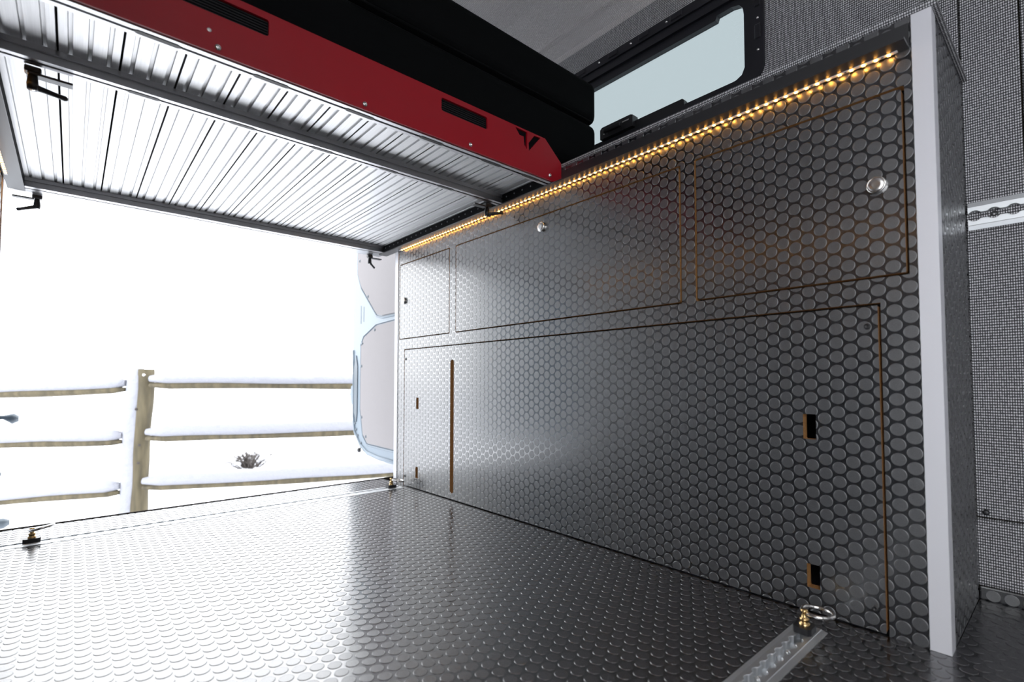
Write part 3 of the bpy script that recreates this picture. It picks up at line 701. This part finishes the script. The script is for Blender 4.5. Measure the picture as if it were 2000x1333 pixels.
# left rear door: only its hardware reaches into the picture
ld = thing('rear_door', (-1.60, 2.75, -0.03), 'other open rear door whose grey latch parts poke in at the left edge', 'door')
A = Vector((-1.745, 2.17, 0)); B = Vector((-1.475, 3.30, 0)); d = (B-A).normalized(); nrm = Vector((-d.y, d.x, 0))
mb = MB()
q = [A, B, B+nrm*0.06, A+nrm*0.06]; mb.extrude([(v.x, v.y) for v in q], 'z', -0.03, 2.1); mb.build('door_shell', 'door_blue', ld)
MB().tube([(-1.485, 3.29, 0.312), (-1.44, 3.30, 0.312), (-1.415, 3.30, 0.308), (-1.405, 3.30, 0.304), (-1.385, 3.30, 0.304)], [0.010, 0.010, 0.022, 0.027, 0.014], 12).build('check_arm', 'door_hardware', ld)
MB().tube([(-1.485, 3.29, 0.035), (-1.455, 3.30, 0.035), (-1.440, 3.30, 0.035)], [0.016, 0.018, 0.008], 10).build('latch_bolt', 'door_hardware', ld)
MB().tube([(-1.485, 3.29, -0.208), (-1.455, 3.30, -0.208), (-1.425, 3.30, -0.206), (-1.404, 3.30, -0.205)], [0.022, 0.028, 0.026, 0.012], 12).build('rubber_stop', 'door_hardware', ld)

# ------------------------------------------------------------------ snowy outdoors
ZG = -0.86
n = 60; bm = bmesh.new(); G = []
for i in range(n+1):
    row = []
    for j in range(n+1):
        x = -60+150*(i/n); y = 2.6+ (j/n)**2.2*160
        h = 0.03*math.sin(x*1.3)*math.sin(y*0.9)+(0.10*math.sin(x*0.31+1)*math.sin(y*0.23) if y > 7 else 0)
        row.append(bm.verts.new((x, y, ZG+h)))
    G.append(row)
for i in range(n):
    for j in range(n): bm.faces.new((G[i][j], G[i+1][j], G[i+1][j+1], G[i][j+1])).smooth = True
mb = MB(); mb.bm.free(); mb.bm = bm; g = mb.build('ground', 'snow'); setp(g, 'open snow-covered field behind the van', 'snow field', kind='structure')
mb = MB(); mb.box((-60, -40, ZG-0.25), (90, 2.6, ZG-0.02)); g2 = mb.build('ground', 'snow'); setp(g2, 'snow-covered ground around the van', 'snow field', kind='structure')

def pix(u, v, d):
    return Vector(CAM['pos'])+(FA+(u-CAM['cx'])/CAM['f']*RA-(v-CAM['cy'])/CAM['f']*UA)*d
fence = thing('rail_fence', (-0.74, 5.45, ZG), 'snow-capped wooden post-and-rail fence behind the van', 'fence')
pb = pix(268, 1010, 4.52); pt = pix(286, 722, 4.50); pb.z = ZG
px = (RA.xy.to_3d()).normalized()
def blob_ring(c, rx, ry, n=14, seed=0):
    rnd = random.Random(seed); return [(c.x+px.x*rx*math.cos(t)+FA.x*ry*math.sin(t), c.y+px.y*rx*math.cos(t)+FA.y*ry*math.sin(t), c.z) for t in [2*math.pi*i/n for i in range(n)]]
def skin(rings, name, m, parent, cap=True, smooth=True):
    bm = bmesh.new(); G = [[bm.verts.new(p) for p in r] for r in rings]; n = len(G[0])
    for A, B in zip(G, G[1:]):
        for k in range(n): bm.faces.new((A[k], A[(k+1) % n], B[(k+1) % n], B[k])).smooth = smooth
    if cap: bm.faces.new(G[0][::-1]); bm.faces.new(G[-1])
    mb = MB(); mb.bm.free(); mb.bm = bm; return mb.build(name, m, parent)
rnd = random.Random(3)
rings = []
for i in range(17):
    t = i/16; c = pb.lerp(pt, t)+px*(0.006*math.sin(t*9)); rings.append(blob_ring(c, 0.070-0.008*t+0.004*math.sin(t*17), 0.07))
post = skin(rings, 'post', 'weathered_wood', fence)
for v, u in ((733, 277), (800, 262), (905, 266), (870, 268)):
    MB().lathe([(0, 0.008), (0.008, 0.006), (0.012, 0)], pix(u+4, v, 4.43), '-y', 10).build('knot', 'twig' if v != 733 else 'steel', post)
rings = []
for i in range(19):
    t = i/18; c = pb.lerp(pt, t)-px*(0.075+0.006*math.sin(t*13)); k = 1.0 if i < 17 else (0.9 if i == 17 else 0.35)
    c.z += 0.0 if i < 17 else 0.02*(i-16)
    rings.append(blob_ring(c, (0.082+0.006*math.sin(t*21+1))*k, 0.085*k))
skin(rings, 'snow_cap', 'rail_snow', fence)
def fence_rail(p0, p1, seed):
    rnd = random.Random(seed); r1, r2, r3 = [], [], []
    N = 26; d = (p1-p0); hd = Vector((d.x, d.y, 0)).normalized(); sd = Vector((-hd.y, hd.x, 0))
    for i in range(N+1):
        t = i/N; c = p0.lerp(p1, t); c.z += 0.006*math.sin(t*7+seed); a = 0.055+0.004*math.sin(t*15+seed)
        k = 0.5 if i in (0, N) else 1
        r1.append([tuple(c+sd*a*k*math.cos(q)+Vector((0, 0, a*0.62*k*math.sin(q)))) for q in [2*math.pi*j/12 for j in range(12)]])
        cs = c+Vector((0, 0, 0.055)); b = (0.072+0.006*math.sin(t*23+seed)+rnd.uniform(-.002, .002))*k
        r2.append([tuple(cs+sd*b*math.cos(q)+Vector((0, 0, (0.060 if math.sin(q) > 0 else 0.050)*k*math.sin(q)))) for q in [2*math.pi*j/14 for j in range(14)]])
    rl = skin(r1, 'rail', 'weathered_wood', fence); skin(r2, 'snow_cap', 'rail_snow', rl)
D0 = 4.45
for (u0, v0, u1, v1, dd, sd) in ((293, 754, 1100, 752, 5.0, 1), (286, 858, 1100, 828, 5.0, 2), (279, 953, 1100, 908, 5.0, 3)):
    fence_rail(pix(u0, v0, D0), pix(u1, v1, D0*1.20), sd)
for (u0, v0, u1, v1, sd) in ((246, 760, -420, 790, 4), (240, 862, -420, 884, 5), (235, 962, -420, 1016, 6)):
    fence_rail(pix(u0, v0, D0), pix(u1, v1, D0*0.93), sd)

def shrub(name, base, h, sp, ntw, m, label, seed, snowballs=0, rt=0.006):
    rnd = random.Random(seed); t = thing(name, base, label, 'shrub'); mb = MB(); base = Vector(base)
    for i in range(ntw):
        a = rnd.uniform(0, 6.283); l = h*rnd.uniform(0.5, 1); s = sp*rnd.uniform(0.2, 1)
        e = base+Vector((s*math.cos(a), s*math.sin(a), l)); mid = base.lerp(e, 0.5)+Vector((rnd.uniform(-.05, .05)*sp, rnd.uniform(-.05, .05)*sp, 0.12*l))
        mb.tube([base+Vector((0.1*s*math.cos(a), 0.1*s*math.sin(a), 0)), mid, e], [rt, rt*0.7, rt*0.25], 5, cap=False)
        for k in range(2):
            q = mid.lerp(e, rnd.uniform(0.2, 0.8)); w2 = q+Vector((rnd.uniform(-.3, .3)*sp, rnd.uniform(-.3, .3)*sp, rnd.uniform(0.05, 0.3)*h))
            mb.tube([q, w2], [rt*0.5, rt*0.2], 4, cap=False)
    o = mb.build('twigs', m, t); o['kind'] = 'stuff'
    for i in range(snowballs):
        a = rnd.uniform(0, 6.283); s = sp*rnd.uniform(0.0, 0.8); c = base+Vector((s*math.cos(a), s*math.sin(a), h*rnd.uniform(0.1, 0.75)))
        b = bmesh.new(); bmesh.ops.create_icosphere(b, subdivisions=2, radius=rnd.uniform(0.07, 0.16)*sp)
        for v in b.verts: v.co = Vector((v.co.x*1.3, v.co.y*1.2, v.co.z*0.75))*(1+0.15*math.sin(v.co.x*30+v.co.z*25))+c
        for f in b.faces: f.smooth = True
        q = MB(); q.bm.free(); q.bm = b; q.build('snow_clump', 'snow', t)
def gp(u, v, dz=0.0):   # point on the snow at a pixel
    d = FA+(u-CAM['cx'])/CAM['f']*RA-(v-CAM['cy'])/CAM['f']*UA; k = (ZG+dz-CAM['pos'][2])/d.z; return Vector(CAM['pos'])+d*k
b1 = gp(487, 925); shrub('snowy_shrub', b1, 0.34, 0.42, 70, 'twig', 'dark twiggy shrub half buried in snow behind the lowest rail', 11, 16, 0.010)
b2 = gp(352, 900); shrub('snowy_shrub', b2, 0.40, 0.45, 26, 'pale_twig', 'small pale shrub in the snow right of the fence post', 12, 5, 0.008)
b3 = gp(343, 852); shrub('dry_weed', b3, 0.30, 0.05, 5, 'twig', 'single dry weed stalk poking out of the snow', 13, 0, 0.010)
for i, (u, v, h, lab) in enumerate(((472, 822, 2.0, 'haze-pale bare sapling in the far field, nearest the middle of the view'), (612, 812, 2.6, 'haze-pale bare sapling in the far field close to the open door'), (70, 826, 2.2, 'haze-pale bare sapling far off left of the fence post'))):
    shrub('bare_sapling', gp(u, v), h*0.62, h*0.3, 34, 'pale_twig', lab, 20+i, 0, 0.012)
